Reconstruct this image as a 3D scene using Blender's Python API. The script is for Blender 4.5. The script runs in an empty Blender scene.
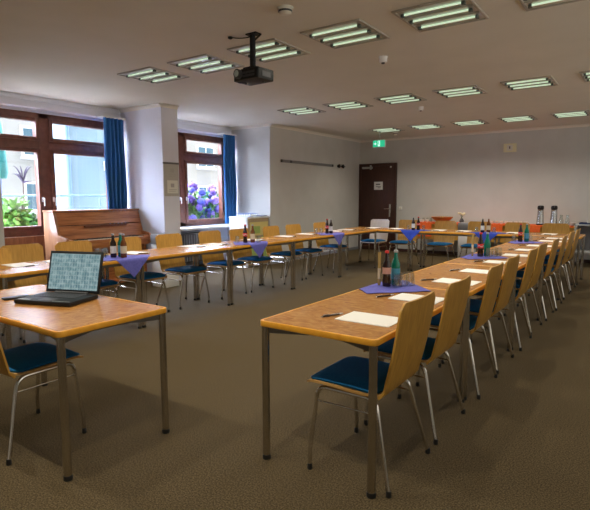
import bpy, bmesh, math, random
from mathutils import Vector, Matrix
random.seed(7)
PI = math.pi
C = bpy.context.scene.collection
sc = bpy.context.scene
D = bpy.data
H = 2.8

# ------------------------------------------------------------------ materials
def mat(name, col, rough=.5, metal=0., spec=.5, emit=None, es=0., trans=0., coat=0.):
    m = D.materials.new(name); m.use_nodes = True
    b = m.node_tree.nodes['Principled BSDF']
    b.inputs['Base Color'].default_value = (*col, 1)
    b.inputs['Roughness'].default_value = rough
    b.inputs['Metallic'].default_value = metal
    b.inputs['Specular IOR Level'].default_value = spec
    b.inputs['Transmission Weight'].default_value = trans
    b.inputs['Coat Weight'].default_value = coat
    if emit:
        b.inputs['Emission Color'].default_value = (*emit, 1)
        b.inputs['Emission Strength'].default_value = es
    return m

def ramp_mat(name, cols, scale=(1, 1, 1), nscale=5, detail=6, rough=.5, bump=0., bscale=None, spec=.5, dist=0., metal=0., lo=.3, hi=.7, coat=0.):
    """noise in object space, through a colour ramp, with optional bump"""
    m = mat(name, cols[0], rough, metal, spec, coat=coat)
    nt = m.node_tree; n = nt.nodes; l = nt.links
    b = n['Principled BSDF']
    tc = n.new('ShaderNodeTexCoord'); mp = n.new('ShaderNodeMapping')
    mp.inputs['Scale'].default_value = scale
    no = n.new('ShaderNodeTexNoise'); no.inputs['Scale'].default_value = nscale
    no.inputs['Detail'].default_value = detail; no.inputs['Distortion'].default_value = dist
    cr = n.new('ShaderNodeValToRGB')
    el = cr.color_ramp.elements
    el[0].position = lo; el[0].color = (*cols[0], 1)
    el[1].position = hi; el[1].color = (*cols[-1], 1)
    for i, c in enumerate(cols[1:-1]):
        e = el.new(lo + (hi - lo) * (i + 1) / (len(cols) - 1)); e.color = (*c, 1)
    l.new(tc.outputs['Object'], mp.inputs[0]); l.new(mp.outputs[0], no.inputs[0])
    l.new(no.outputs[0], cr.inputs[0]); l.new(cr.outputs[0], b.inputs['Base Color'])
    if bump:
        bp = n.new('ShaderNodeBump'); bp.inputs['Strength'].default_value = bump
        bp.inputs['Distance'].default_value = .004
        if bscale:
            n2 = n.new('ShaderNodeTexNoise'); n2.inputs['Scale'].default_value = bscale
            n2.inputs['Detail'].default_value = 3
            l.new(tc.outputs['Object'], n2.inputs[0]); l.new(n2.outputs[0], bp.inputs['Height'])
        else:
            l.new(no.outputs[0], bp.inputs['Height'])
        l.new(bp.outputs[0], b.inputs['Normal'])
    return m

M = {}
M['carpet'] = ramp_mat('carpet', [(.030, .021, .008), (.082, .057, .025), (.165, .122, .064)], nscale=135, detail=3, rough=.95, spec=.25, lo=.3, hi=.72)
M['wall'] = ramp_mat('wall_paint', [(.53, .525, .51), (.57, .565, .55)], nscale=3, rough=.85, bump=.08, bscale=120, spec=.25)
M['wall_bluelit'] = ramp_mat('wall_paint_bluelit', [(.68, .68, .77), (.72, .72, .81)], nscale=3, rough=.8, bump=.08, bscale=120, spec=.25)  # wall paint tinted blue and lightened to stand in for cool window light
M['ceil'] = ramp_mat('ceiling_paint', [(.68, .65, .58), (.72, .69, .62)], nscale=2.2, rough=.7, bump=.10, bscale=60, spec=.3)
M['cornice'] = mat('cornice_paint', (.76, .72, .66), .6)
M['valance'] = mat('valance_paint', (.72, .73, .80), .55)  # white boxes with the bluish window light put into the paint
M['winwood'] = ramp_mat('window_wood', [(.12, .038, .022), (.19, .065, .04)], scale=(1, 1, 1), nscale=14, rough=.38, spec=.5)
M['panelwood'] = ramp_mat('panel_wood', [(.22, .075, .03), (.33, .12, .05)], scale=(1, 8, 1), nscale=5, rough=.4)
M['pianowood'] = ramp_mat('piano_wood', [(.22, .072, .022), (.38, .135, .042), (.48, .19, .065)], scale=(3, .7, 9), nscale=4, rough=.28, dist=.6, coat=.3)
M['pianoside_lit'] = ramp_mat('piano_side_lit', [(.30, .13, .06), (.42, .20, .10)], scale=(3, 3, .6), nscale=6, rough=.3, dist=.4)  # piano wood lightened: window light on the left end put into its colour
M['laminate'] = ramp_mat('table_laminate', [(.27, .11, .026), (.43, .195, .05), (.58, .30, .09)], scale=(2, 1, 1), nscale=11, detail=9, rough=.26, dist=1.6, spec=.35, lo=.25, hi=.75)
M['edge'] = ramp_mat('beech_edge', [(.68, .29, .022), (.78, .37, .035)], scale=(1, 6, 6), nscale=5, rough=.32)
M['ply'] = ramp_mat('beech_ply', [(.42, .21, .032), (.52, .275, .046), (.60, .33, .065)], scale=(9, 1.5, 1.2), nscale=6, detail=8, rough=.38, dist=.4)
M['plyedge'] = ramp_mat('ply_edge', [(.42, .22, .06), (.52, .30, .10)], scale=(1, 1, 12), nscale=8, rough=.4)
M['palewood'] = ramp_mat('pale_ply', [(.60, .50, .40), (.68, .58, .48)], scale=(9, 1.5, 1.2), nscale=6, rough=.4)
M['chrome'] = mat('chrome', (.70, .67, .62), .16, 1.)
M['legmetal'] = ramp_mat('brushed_steel', [(.48, .45, .40), (.58, .54, .48)], scale=(1, 1, .1), nscale=60, rough=.2, metal=1.)
M['frame'] = mat('frame_metal', (.22, .20, .18), .4, .8)
M['rubber'] = mat('black_rubber', (.012, .012, .012), .6)
M['pad'] = ramp_mat('blue_fabric', [(.003, .085, .22), (.006, .12, .30)], nscale=90, rough=.9, bump=.4, bscale=400, spec=.2)
M['curtain'] = ramp_mat('curtain_fabric', [(.018, .12, .36), (.03, .17, .46)], scale=(1, 1, .1), nscale=20, rough=.6, spec=.4)
M['cloth'] = ramp_mat('violet_cloth', [(.11, .11, .42), (.15, .15, .52)], nscale=60, rough=.8, bump=.2, bscale=300, spec=.2)
M['clothb'] = ramp_mat('blue_cloth', [(.03, .065, .42), (.045, .085, .50)], nscale=60, rough=.8, bump=.2, bscale=300, spec=.2)
M['orange'] = ramp_mat('orange_cloth', [(.75, .11, .02), (.85, .16, .035)], nscale=30, rough=.75, spec=.2)
M['paper'] = mat('paper', (.88, .87, .82), .7, spec=.3)
M['pen'] = mat('pen_barrel', (.05, .03, .025), .25)
M['pensilver'] = mat('pen_silver', (.6, .6, .6), .3, .8)
M['black'] = mat('black_plastic', (.010, .010, .011), .5, spec=.35)
M['darkgrey'] = mat('dark_grey', (.05, .05, .055), .5)
M['grey'] = mat('grey_laminate', (.20, .20, .21), .55)
M['lightgrey'] = mat('light_grey', (.42, .43, .43), .5)
M['white'] = mat('white_enamel', (.78, .79, .80), .35)
M['offwhite'] = mat('off_white', (.70, .68, .60), .5)
M['porcelain'] = mat('porcelain', (.75, .73, .68), .25)
M['doorwood'] = ramp_mat('door_wood', [(.040, .013, .008), (.065, .022, .013)], scale=(10, 1, .7), nscale=5, rough=.42)
M['steel'] = mat('thermos_steel', (.55, .54, .53), .22, 1.)
M['cola'] = mat('cola_glass', (.020, .006, .004), .08, spec=.7)
M['brownglass'] = mat('brown_glass', (.16, .05, .01), .1, spec=.7)
M['greenglass'] = mat('green_glass', (.0, .17, .11), .1, spec=.7)
M['juice'] = mat('apple_juice', (.50, .34, .12), .12, spec=.7)
M['red'] = mat('red_label', (.62, .03, .025), .5)
M['cream'] = mat('cream_label', (.72, .60, .40), .5)
M['peach'] = mat('peach_label', (.62, .33, .24), .5)
M['tealblue'] = mat('blue_label', (.08, .35, .50), .5)
M['whitelabel'] = mat('white_label', (.75, .75, .72), .5)
M['bowl'] = ramp_mat('wicker', [(.33, .12, .03), (.55, .26, .07)], scale=(1, 1, 6), nscale=30, rough=.6)
M['fruitR'] = mat('red_fruit', (.50, .06, .03), .35)
M['fruitY'] = mat('yellow_fruit', (.72, .45, .06), .4)
M['navy'] = mat('navy', (.015, .03, .10), .5)
M['reflector'] = mat('lamp_reflector', (.66, .66, .64), .36, .85)
M['lampframe'] = mat('lamp_frame', (.42, .39, .34), .45)
M['lampend'] = mat('lamp_end', (.10, .13, .12), .45)
M['tube'] = mat('lit_tube', (.8, .9, .8), .5, emit=(.74, 1., .70), es=.40)
M['exitgreen'] = mat('exit_green', (.02, .5, .3), .4, emit=(.03, .6, .3), es=.5)
M['exitwhite'] = mat('exit_white', (.8, .9, .9), .4, emit=(.7, 1., .95), es=.7)
M['keywhite'] = mat('piano_ivory', (.78, .74, .64), .25)
M['facade'] = ramp_mat('facade_render', [(.27, .265, .25), (.32, .31, .29)], nscale=1.2, rough=.9)
M['wing'] = ramp_mat('pale_blue_render', [(.14, .21, .25), (.17, .24, .28)], nscale=.8, rough=.9)
M['fglass'] = mat('outer_glass', (.06, .12, .16), .15, spec=.6)
M['pipe'] = mat('downpipe_paint', (.10, .18, .42), .5)
M['teal'] = mat('teal_awning', (.01, .16, .14), .7)
M['terracotta'] = mat('terracotta', (.48, .20, .11), .7)
M['balcony'] = mat('balcony_slab', (.78, .74, .66), .8)
M['petalV'] = ramp_mat('violet_petals', [(.09, .05, .33), (.22, .10, .42)], nscale=30, rough=.7)
M['petalB'] = ramp_mat('blue_petals', [(.05, .06, .40), (.13, .11, .45)], nscale=30, rough=.7)
M['petalP'] = ramp_mat('pink_petals', [(.40, .03, .12), (.5, .1, .2)], nscale=30, rough=.7)
M['leaf'] = ramp_mat('leaf', [(.012, .10, .015), (.06, .18, .03)], nscale=9, rough=.55)
M['leafL'] = ramp_mat('light_leaf', [(.05, .18, .015), (.12, .27, .03)], nscale=9, rough=.55)
M['leafD'] = ramp_mat('purple_leaf', [(.02, .01, .05), (.04, .02, .08)], nscale=9, rough=.5)
M['earth'] = mat('outdoor_ground', (.35, .34, .30), .95)
M['greenbag'] = mat('green_print', (.30, .42, .12), .6)
M['yellowprint'] = mat('yellow_print', (.62, .52, .20), .6)
M['brownprint'] = mat('brown_print', (.33, .24, .14), .6)
M['ink'] = mat('printed_ink', (.12, .11, .11), .7)
M['inklight'] = mat('faint_ink', (.42, .39, .35), .7)
M['notice'] = mat('notice_paper', (.46, .43, .38), .7)
M['lens'] = mat('lens', (.42, .50, .50), .12, .2)
M['bulb'] = mat('pale_shade', (.75, .70, .45), .5)

def glass_mat(name, tint=(1, 1, 1), gl=.08, rough=.02):
    m = D.materials.new(name); m.use_nodes = True
    nt = m.node_tree; nt.nodes.clear()
    o = nt.nodes.new('ShaderNodeOutputMaterial'); mx = nt.nodes.new('ShaderNodeMixShader')
    t = nt.nodes.new('ShaderNodeBsdfTransparent'); g = nt.nodes.new('ShaderNodeBsdfGlossy')
    t.inputs[0].default_value = (*tint, 1); g.inputs['Roughness'].default_value = rough
    mx.inputs[0].default_value = gl
    nt.links.new(t.outputs[0], mx.inputs[1]); nt.links.new(g.outputs[0], mx.inputs[2]); nt.links.new(mx.outputs[0], o.inputs[0])
    return m
M['pane'] = glass_mat('window_glass', (.97, .99, 1.), .04)
M['glassware'] = glass_mat('clear_glassware', (.92, .95, .94), .12, .05)

def screen_mat():
    m = mat('laptop_screen', (.02, .02, .02), .3)
    nt = m.node_tree; n = nt.nodes; l = nt.links; b = n['Principled BSDF']
    tc = n.new('ShaderNodeTexCoord'); sp = n.new('ShaderNodeSeparateXYZ'); cb = n.new('ShaderNodeCombineXYZ')
    l.new(tc.outputs['Object'], sp.inputs[0]); l.new(sp.outputs[0], cb.inputs[0]); l.new(sp.outputs[2], cb.inputs[1])
    br = n.new('ShaderNodeTexBrick'); br.inputs['Scale'].default_value = 26; br.offset = 0; br.inputs['Mortar Size'].default_value = .09
    br.inputs['Color1'].default_value = (.12, .24, .30, 1); br.inputs['Color2'].default_value = (.20, .38, .40, 1); br.inputs['Mortar'].default_value = (.42, .55, .55, 1)
    br.inputs['Brick Width'].default_value = .5; br.inputs['Row Height'].default_value = .7
    no = n.new('ShaderNodeTexNoise'); no.inputs['Scale'].default_value = 30; no.inputs['Detail'].default_value = 4
    cr = n.new('ShaderNodeValToRGB'); e = cr.color_ramp.elements
    e[0].position = .42; e[0].color = (.05, .16, .20, 1); e[1].position = .6; e[1].color = (.36, .50, .52, 1)
    mx = n.new('ShaderNodeMix'); mx.data_type = 'RGBA'; mx.inputs[0].default_value = .5
    l.new(cb.outputs[0], br.inputs[0]); l.new(cb.outputs[0], no.inputs[0]); l.new(no.outputs[0], cr.inputs[0])
    l.new(br.outputs[0], mx.inputs[6]); l.new(cr.outputs[0], mx.inputs[7]); l.new(mx.outputs[2], b.inputs['Emission Color'])
    b.inputs['Emission Strength'].default_value = .50
    return m
M['screen'] = screen_mat()

# ------------------------------------------------------------------ mesh builder
class MB:
    def __init__(s): s.v = []; s.f = []
    def add(s, vs, fs):
        o = len(s.v); s.v += [tuple(a) for a in vs]; s.f += [tuple(i + o for i in f) for f in fs]; return s
    def box(s, x0, x1, y0, y1, z0, z1):
        v = [(x, y, z) for x in (x0, x1) for y in (y0, y1) for z in (z0, z1)]
        return s.add(v, [(0, 1, 3, 2), (4, 6, 7, 5), (0, 4, 5, 1), (2, 3, 7, 6), (0, 2, 6, 4), (1, 5, 7, 3)])
    def obox(s, c, hx, hy, hz, rot):
        v = [Vector(c) + rot @ Vector((x * hx, y * hy, z * hz)) for x in (-1, 1) for y in (-1, 1) for z in (-1, 1)]
        return s.add(v, [(0, 1, 3, 2), (4, 6, 7, 5), (0, 4, 5, 1), (2, 3, 7, 6), (0, 2, 6, 4), (1, 5, 7, 3)])
    def prism(s, pts, z0, z1, axis='z'):
        n = len(pts)
        def P(a, b, c): return {'z': (a, b, c), 'y': (a, c, b), 'x': (c, a, b)}[axis]
        v = [P(a, b, z0) for a, b in pts] + [P(a, b, z1) for a, b in pts]
        f = [tuple(range(n))[::-1], tuple(range(n, 2 * n))] + [(i, (i + 1) % n, n + (i + 1) % n, n + i) for i in range(n)]
        return s.add(v, f)
    def ring(s, outer, inner, z0, z1):
        n = len(outer)
        v = [(a, b, z0) for a, b in outer] + [(a, b, z1) for a, b in outer] + [(a, b, z0) for a, b in inner] + [(a, b, z1) for a, b in inner]
        f = []
        for i in range(n):
            j = (i + 1) % n
            f += [(i, j, n + j, n + i), (2 * n + j, 2 * n + i, 3 * n + i, 3 * n + j), (n + i, n + j, 3 * n + j, 3 * n + i), (j, i, 2 * n + i, 2 * n + j)]
        return s.add(v, f)
    def lathe(s, prof, c=(0, 0, 0), n=16):
        v = []; f = []
        for r, z in prof:
            for k in range(n):
                a = 2 * PI * k / n; v.append((c[0] + r * math.cos(a), c[1] + r * math.sin(a), c[2] + z))
        for i in range(len(prof) - 1):
            for k in range(n):
                k2 = (k + 1) % n; f.append((i * n + k, i * n + k2, (i + 1) * n + k2, (i + 1) * n + k))
        f.append(tuple(range(n))[::-1]); L = (len(prof) - 1) * n; f.append(tuple(range(L, L + n)))
        return s.add(v, f)
    def tube(s, path, r, n=10):
        P = [Vector(p) for p in path]; v = []; f = []
        up = None
        for i, p in enumerate(P):
            t = (P[min(i + 1, len(P) - 1)] - P[max(i - 1, 0)]).normalized()
            if up is None:
                up = Vector((0, 0, 1)) if abs(t.z) < .9 else Vector((1, 0, 0))
            a = t.cross(up).normalized(); b = a.cross(t).normalized(); up = b
            rr = r[i] if isinstance(r, (list, tuple)) else r
            for k in range(n):
                th = 2 * PI * k / n; v.append(p + a * math.cos(th) * rr + b * math.sin(th) * rr)
        for i in range(len(P) - 1):
            for k in range(n):
                k2 = (k + 1) % n; f.append((i * n + k, i * n + k2, (i + 1) * n + k2, (i + 1) * n + k))
        f.append(tuple(range(n))[::-1]); L = (len(P) - 1) * n; f.append(tuple(range(L, L + n)))
        return s.add(v, f)
    def sheet(s, grid, thick):
        """grid[i][j] -> points; closed slab of given thickness along -normal"""
        R = len(grid); Cn = len(grid[0])
        G = [[Vector(p) for p in row] for row in grid]
        nor = []
        for i in range(R):
            row = []
            for j in range(Cn):
                a = G[min(i + 1, R - 1)][j] - G[max(i - 1, 0)][j]; b = G[i][min(j + 1, Cn - 1)] - G[i][max(j - 1, 0)]
                k = a.cross(b); row.append(k.normalized() if k.length > 1e-12 else Vector((0, 0, 1)))
            nor.append(row)
        v = [p for row in G for p in row] + [G[i][j] - nor[i][j] * thick for i in range(R) for j in range(Cn)]
        N = R * Cn; f = []
        for i in range(R - 1):
            for j in range(Cn - 1):
                a, b, c, d = i * Cn + j, (i + 1) * Cn + j, (i + 1) * Cn + j + 1, i * Cn + j + 1
                f += [(a, b, c, d), (N + d, N + c, N + b, N + a)]
        for j in range(Cn - 1):
            f += [(j, j + 1, N + j + 1, N + j), ((R - 1) * Cn + j + 1, (R - 1) * Cn + j, N + (R - 1) * Cn + j, N + (R - 1) * Cn + j + 1)]
        for i in range(R - 1):
            f += [((i + 1) * Cn, i * Cn, N + i * Cn, N + (i + 1) * Cn), (i * Cn + Cn - 1, (i + 1) * Cn + Cn - 1, N + (i + 1) * Cn + Cn - 1, N + i * Cn + Cn - 1)]
        return s.add(v, f)
    def build(s, name, m, parent=None, smooth=35, bevel=0.):
        me = D.meshes.new(name); me.from_pydata(s.v, [], s.f)
        bm = bmesh.new(); bm.from_mesh(me)
        bmesh.ops.recalc_face_normals(bm, faces=bm.faces)
        if bevel:
            es = [e for e in bm.edges if len(e.link_faces) == 2 and e.calc_face_angle(0) > .6]
            bmesh.ops.bevel(bm, geom=es, offset=bevel, segments=2, affect='EDGES', profile=.5)
        bm.to_mesh(me); bm.free()
        for p in me.polygons: p.use_smooth = True
        me.set_sharp_from_angle(angle=math.radians(smooth))
        me.materials.append(m)
        o = D.objects.new(name, me); C.objects.link(o)
        if parent: o.parent = parent
        return o

def tag(o, label=None, cat=None, group=None, kind=None):
    if label: o['label'] = label
    if cat: o['category'] = cat
    if group: o['group'] = group
    if kind: o['kind'] = kind
    return o
def empty(name, loc=(0, 0, 0), rz=0):
    o = D.objects.new(name, None); C.objects.link(o); o.location = loc; o.rotation_euler = (0, 0, rz)
    o.empty_display_size = .1
    return o
def copy_tree(o, parent=None):
    c = o.copy(); C.objects.link(c); c.parent = parent
    for ch in list(o.children): copy_tree(ch, c)
    return c
def struct(name, mb, m, parent=None, label=None, **k):
    o = mb.build(name, m, parent, **k)
    if not parent: tag(o, label, None, None, 'structure')
    return o
def rrect(x0, x1, y0, y1, r, n=5):
    pts = []
    for cx, cy, a0 in ((x1 - r, y1 - r, 0), (x0 + r, y1 - r, PI / 2), (x0 + r, y0 + r, PI), (x1 - r, y0 + r, 1.5 * PI)):
        for k in range(n + 1):
            a = a0 + PI / 2 * k / n; pts.append((cx + r * math.cos(a), cy + r * math.sin(a)))
    return pts
def bez(p0, p1, p2, n=6):
    p0, p1, p2 = Vector(p0), Vector(p1), Vector(p2)
    return [p0 * (1 - t) ** 2 + p1 * 2 * t * (1 - t) + p2 * t * t for t in [k / n for k in range(n + 1)]]
ORD = ['nearest', 'second', 'third', 'fourth', 'fifth', 'sixth', 'seventh', 'eighth', 'ninth', 'farthest']

# ------------------------------------------------------------------ the room
XW = -6.33     # room face of the piers and left wall
XG = -7.5      # inner face of the window wall
YF = 11.92
XR, YB = 2.6, -1.6
struct('floor', MB().box(-7.8, XR, YB, YF + .2, -.1, 0), M['carpet'], label='brown flecked carpet floor of the meeting room')
struct('ceiling', MB().box(-7.8, XR, YB, YF + .2, H, H + .12), M['ceil'], label='beige plaster ceiling with recessed lamps')
struct('wall_back', MB().box(-6.33, XR, YF, YF + .2, 0, H), M['wall'], label='far beige wall with the brown door')
struct('wall_left', MB().box(-7.7, XW, 8.12, YF + .2, 0, H), M['wall'], label='left wall with the picture rail, right of the windows')
WR = [(-.9, 1.5), (2.1, 4.5), (5.1, 7.5), (8.1, 10.5)]  # window openings added in the unseen right wall for fill daylight
q = MB().box(XR, XR + .2, YB, YF + .2, 0, .85).box(XR, XR + .2, YB, YF + .2, 2.6, H)
ys = [YB] + [v for p in WR for v in p] + [YF + .2]
for a, b in zip(ys[::2], ys[1::2]): q.box(XR, XR + .2, a, b, .85, 2.6)
struct('wall_right', q, M['wall'], label='right wall outside the frame, with windows added for fill daylight')
struct('wall_rear', MB().box(-7.8, XR + .2, YB - .2, YB, 0, H), M['wall'], label='wall behind the camera')
struct('wall_pier', MB().box(-7.7, XW, 5.4, 5.73, 0, H), M['wall_bluelit'], label='pier between the two windows carrying the notices')
struct('wall_corner', MB().box(-7.7, XW, YB, 2.96, 0, H), M['wall'], label='wall edge at the left of the first window')
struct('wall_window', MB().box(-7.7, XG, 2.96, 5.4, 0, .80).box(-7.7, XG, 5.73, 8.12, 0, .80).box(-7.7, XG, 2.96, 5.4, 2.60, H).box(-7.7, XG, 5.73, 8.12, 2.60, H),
       M['wall_bluelit'], label='parapet and lintel of the window wall')
# curtain boxes and cornices
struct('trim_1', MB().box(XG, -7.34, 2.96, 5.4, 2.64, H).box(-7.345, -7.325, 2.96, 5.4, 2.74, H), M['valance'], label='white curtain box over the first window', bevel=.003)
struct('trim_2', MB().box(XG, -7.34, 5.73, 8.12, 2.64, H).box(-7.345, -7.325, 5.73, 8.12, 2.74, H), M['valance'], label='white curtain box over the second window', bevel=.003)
def cornice(name, x0, y0, x1, y1, nx, ny, lab):
    prof = [(0, 0), (.045, 0), (.045, -.008), (.03, -.012), (.012, -.032), (.008, -.05), (0, -.05)]
    mb = MB(); v = []
    for (x, y) in ((x0, y0), (x1, y1)):
        v += [(x + nx * a, y + ny * a, H + b) for a, b in prof]
    n = len(prof); mb.add(v, [(i, (i + 1) % n, n + (i + 1) % n, n + i) for i in range(n)] + [tuple(range(n)), tuple(range(n, 2 * n))])
    struct(name, mb, M['cornice'], label=lab)
cornice('trim_3', XW, YF, XR, YF, 0, -1, 'cornice along the far wall')
cornice('trim_4', XW, 8.12, XW, YF, 1, 0, 'cornice along the left wall')
cornice('trim_5', XG, 5.4, XW, 5.4, 0, -1, 'cornice on the left flank of the pier')
cornice('trim_6', XW, 5.4, XW, 5.73, 1, 0, 'cornice on the face of the pier')
cornice('trim_7', XG, 8.12, XW, 8.12, 0, -1, 'cornice on the flank beside the second window')
struct('baseboard_back', MB().box(-5.25, XR, YF - .015, YF, 0, .07), M['doorwood'], label='dark baseboard on the far wall')
struct('baseboard_left', MB().box(XW, XW + .015, 8.12, YF, 0, .07), M['grey'], label='baseboard on the left wall')

# windows
def make_window(name, y0, y1, ym, zb, lab):
    xo0, xo1 = -7.62, -7.52
    fr = MB(); w = .075
    fr.box(xo0, xo1, y0, y0 + w, zb, 2.6).box(xo0, xo1, y1 - w, y1, zb, 2.6).box(xo0, xo1, y0, y1, 2.53, 2.6).box(xo0, xo1, y0, y1, zb, zb + .09)
    fr.box(xo0, xo1, ym - .075, ym + .075, zb, 2.6).box(xo0 + .004, xo1 - .004, y0 + .01, y1 - .01, 2.08, 2.2)
    f = struct(name, fr, M['winwood'], label=lab, bevel=.004)
    for a, b in ((y0 + w, ym - .075), (ym + .075, y1 - w)):
        for c, d in ((zb + .09, 2.08), (2.2, 2.53)):
            s = MB(); t = .055
            s.box(xo0 + .02, xo1 + .02, a, a + t, c, d).box(xo0 + .02, xo1 + .02, b - t, b, c, d).box(xo0 + .02, xo1 + .02, a + t, b - t, c, c + t).box(xo0 + .02, xo1 + .02, a + t, b - t, d - t, d)
            sh = s.build('sash', M['winwood'], f, bevel=.004)
            MB().box(-7.575, -7.569, a + t, b - t, c + t, d - t).build('pane', M['pane'], sh)
    for sgn in (-1, 1):
        hy = ym + sgn * .085
        hd = MB().box(-7.502, -7.49, hy - .014, hy + .014, 1.30, 1.37).tube([(-7.495, hy, 1.35), (-7.455, hy, 1.35), (-7.45, hy, 1.34), (-7.45, hy, 1.24)], .008)
        hd.build('window_handle', M['white'], f)
    return f
make_window('window_1', 2.98, 5.38, 4.18, .80, 'brown wooden window beside the piano')
make_window('window_2', 5.75, 8.10, 6.88, .78, 'brown wooden window behind the hydrangeas')
for k, (a, b) in enumerate(WR):
    q = MB(); x0, x1 = XR + .08, XR + .16
    q.box(x0, x1, a, a + .07, .85, 2.6).box(x0, x1, b - .07, b, .85, 2.6).box(x0, x1, a, b, .85, .93).box(x0, x1, a, b, 2.53, 2.6).box(x0, x1, (a + b) / 2 - .05, (a + b) / 2 + .05, .85, 2.6)
    f = struct('window_%d' % (k + 3), q, M['winwood'], label='brown window added for fill daylight in the right wall outside the frame')
    MB().box(x0 + .03, x0 + .036, a + .07, b - .07, .93, 2.53).build('pane', M['pane'], f)
# wood cladding under window 1, sill board and heater under window 2
o = MB().box(XG, -7.42, 2.98, 5.38, .03, .70)
for k in range(34): o.box(-7.42, -7.412, 3.0 + k * .07, 3.055 + k * .07, .05, .66)
o.box(XG, -7.40, 2.98, 5.38, .70, .80)
struct('trim_8', o, M['panelwood'], label='slatted wooden cladding under the first window')
struct('trim_9', MB().box(XG, -7.12, 5.74, 8.11, .745, .785), M['white'], label='white sill board under the second window', bevel=.004)
o = empty('radiator', (-7.27, 6.7, .0)); tag(o, 'grey flat panel radiator below the white sill of the second window', 'radiator')
MB().box(-.07, .07, -.85, .85, .12, .68).build('panel', M['darkgrey'], o, bevel=.01)
q = MB()
for k in range(26): q.box(.07, .078, -.82 + k * .064, -.79 + k * .064, .15, .65)
q.build('fin_grille', M['grey'], o)
for yy in (-.6, .6): MB().box(-.03, .03, yy - .02, yy + .02, 0, .12).build('foot', M['grey'], o)

# door
dr = struct('door_1', MB().box(-6.26, -5.36, YF - .05, YF - .005, .005, 2.13), M['doorwood'], label='dark brown door in the far wall', bevel=.003)
MB().box(-6.325, -6.26, YF - .06, YF, 0, 2.2).box(-5.36, -5.29, YF - .06, YF, 0, 2.2).box(-6.26, -5.36, YF - .06, YF, 2.13, 2.2).build('door_frame', M['doorwood'], dr, bevel=.004)
MB().box(-5.47, -5.42, YF - .062, YF - .05, .86, 1.18).build('handle_plate', M['steel'], dr, bevel=.003)
MB().tube([(-5.445, YF - .06, 1.06), (-5.445, YF - .10, 1.06), (-5.455, YF - .105, 1.06), (-5.58, YF - .105, 1.06)], .011).build('door_handle', M['steel'], dr)
MB().box(-6.22, -5.94, YF - .10, YF - .05, 2.07, 2.12).box(-6.0, -5.97, YF - .1, YF - .05, 2.05, 2.16).build('door_closer', M['lightgrey'], dr, bevel=.005)
MB().lathe([(.022, 0), (.022, .01), (.01, .02)], (0, 0, 0), 12).build('door_bell', M['white'], dr).matrix_basis = Matrix.Translation((-5.44, YF - .05, 2.1)) @ Matrix.Rotation(PI / 2, 4, 'X')
o = empty('door_notice', (-5.77, YF - .055, 1.64)); tag(o, 'square white notice taped to the brown door', 'notice')
MB().box(-.12, .12, -.003, 0, -.1, .1).build('sheet', M['whitelabel'], o)
MB().box(-.07, .05, -.005, -.003, .02, .05).box(-.07, .07, -.005, -.003, -.03, -.015).box(-.02, .06, -.005, -.003, -.06, -.045).build('print', M['ink'], o)
o = tag(empty('light_switch', (-5.18, YF, 1.08)), 'small pale light switch on the wall right of the door', 'switch')
MB().box(-.04, .04, -.012, 0, -.04, .04).build('plate', M['white'], o, bevel=.003)
MB().box(-.022, .022, -.02, -.012, -.026, .026).build('rocker', M['offwhite'], o, bevel=.002)

# picture rail and hooks on the left wall
o = tag(empty('picture_rail', (XW, 9.5, 2.1)), 'long slim grey display rail screwed to the left wall', 'rail')
MB().box(0, .025, -1.02, 1.02, -.028, .028).build('rail', M['grey'], o, bevel=.004)
MB().box(.005, .035, -1.03, -.98, -.028, .028).box(.005, .035, -.72, -.66, -.024, .024).build('clamp', M['darkgrey'], o, bevel=.003)
MB().box(.005, .035, .98, 1.03, -.026, .026).build('clamp', M['darkgrey'], o, bevel=.003)
for i, (yy, lb) in enumerate(((10.78, 'black round wall knob just right of the display rail'), (10.98, 'black round wall knob further from the display rail, nearer the door'))):
    o = tag(empty('wall_knob', (XW, yy, 2.1)), lb, 'knob', 'wall knobs beside the rail')
    k = MB().lathe([(.02, 0), (.02, .02), (.045, .03), (.048, .05), (.03, .062)], n=14).build('knob', M['black'], o)
    k.rotation_euler = (0, PI / 2, 0)
    MB().tube([(.04, 0, 0), (.045, .09, -.005)], .008).build('peg', M['black'], o)

# notices on the pier
o = tag(empty('notice_board', (XW, 5.565, 1.65)), 'narrow grey notice holder with two printed sheets on the window pier', 'notice board')
MB().box(0, .006, -.15, .15, -.27, .26).build('back_panel', M['notice'], o)
MB().box(0, .022, -.165, .155, .235, .262).build('top_bar', M['ink'], o, bevel=.003)
for zc in (.115, -.12):
    s = MB().box(.006, .009, -.09, .13, zc - .105, zc + .1).build('printed_sheet', M['offwhite'] if zc < 0 else M['notice'], o)
    MB().box(.009, .011, -.02, .05, zc - .01, zc + .05).box(.009, .011, -.06, .1, zc - .05, zc - .042).box(.009, .011, -.06, .08, zc - .075, zc - .068).build('print', M['inklight'], s)

# ------------------------------------------------------------------ ceiling lamps
def make_lamp():
    t = empty('ceiling_lamp')
    w, d = .588, .592
    f = MB(); a = .022
    f.box(0, w, 0, a, -.014, 0).box(0, w, d - a, d, -.014, 0).box(0, a, a, d - a, -.014, 0).box(w - a, w, a, d - a, -.014, 0)
    f.build('frame', M['lampframe'], t, bevel=.002)
    MB().box(a, w - a, a, d - a, -.006, -.001).build('reflector', M['reflector'], t)
    for y in (.115, .296, .477):
        tb = MB().tube([(.06, y, -.0128), (w - .075, y, -.0128)], .0065, 10).build('tube', M['tube'], t)
        MB().box(.035, .06, y - .016, y + .016, -.028, -.006).build('tube_holder', M['lampend'], tb); MB().box(w - .075, w - .05, y - .016, y + .016, -.028, -.006).build('tube_holder', M['lampend'], tb)
    for y in (.205, .387):
        MB().box(a, w - a, y - .004, y + .004, -.016, -.005).build('divider', M['lampframe'], t)
    return t
lamp0 = make_lamp(); first = True
rown = ['row nearest the camera', 'middle row', 'row by the far wall', 'added row above the viewer']
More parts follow.
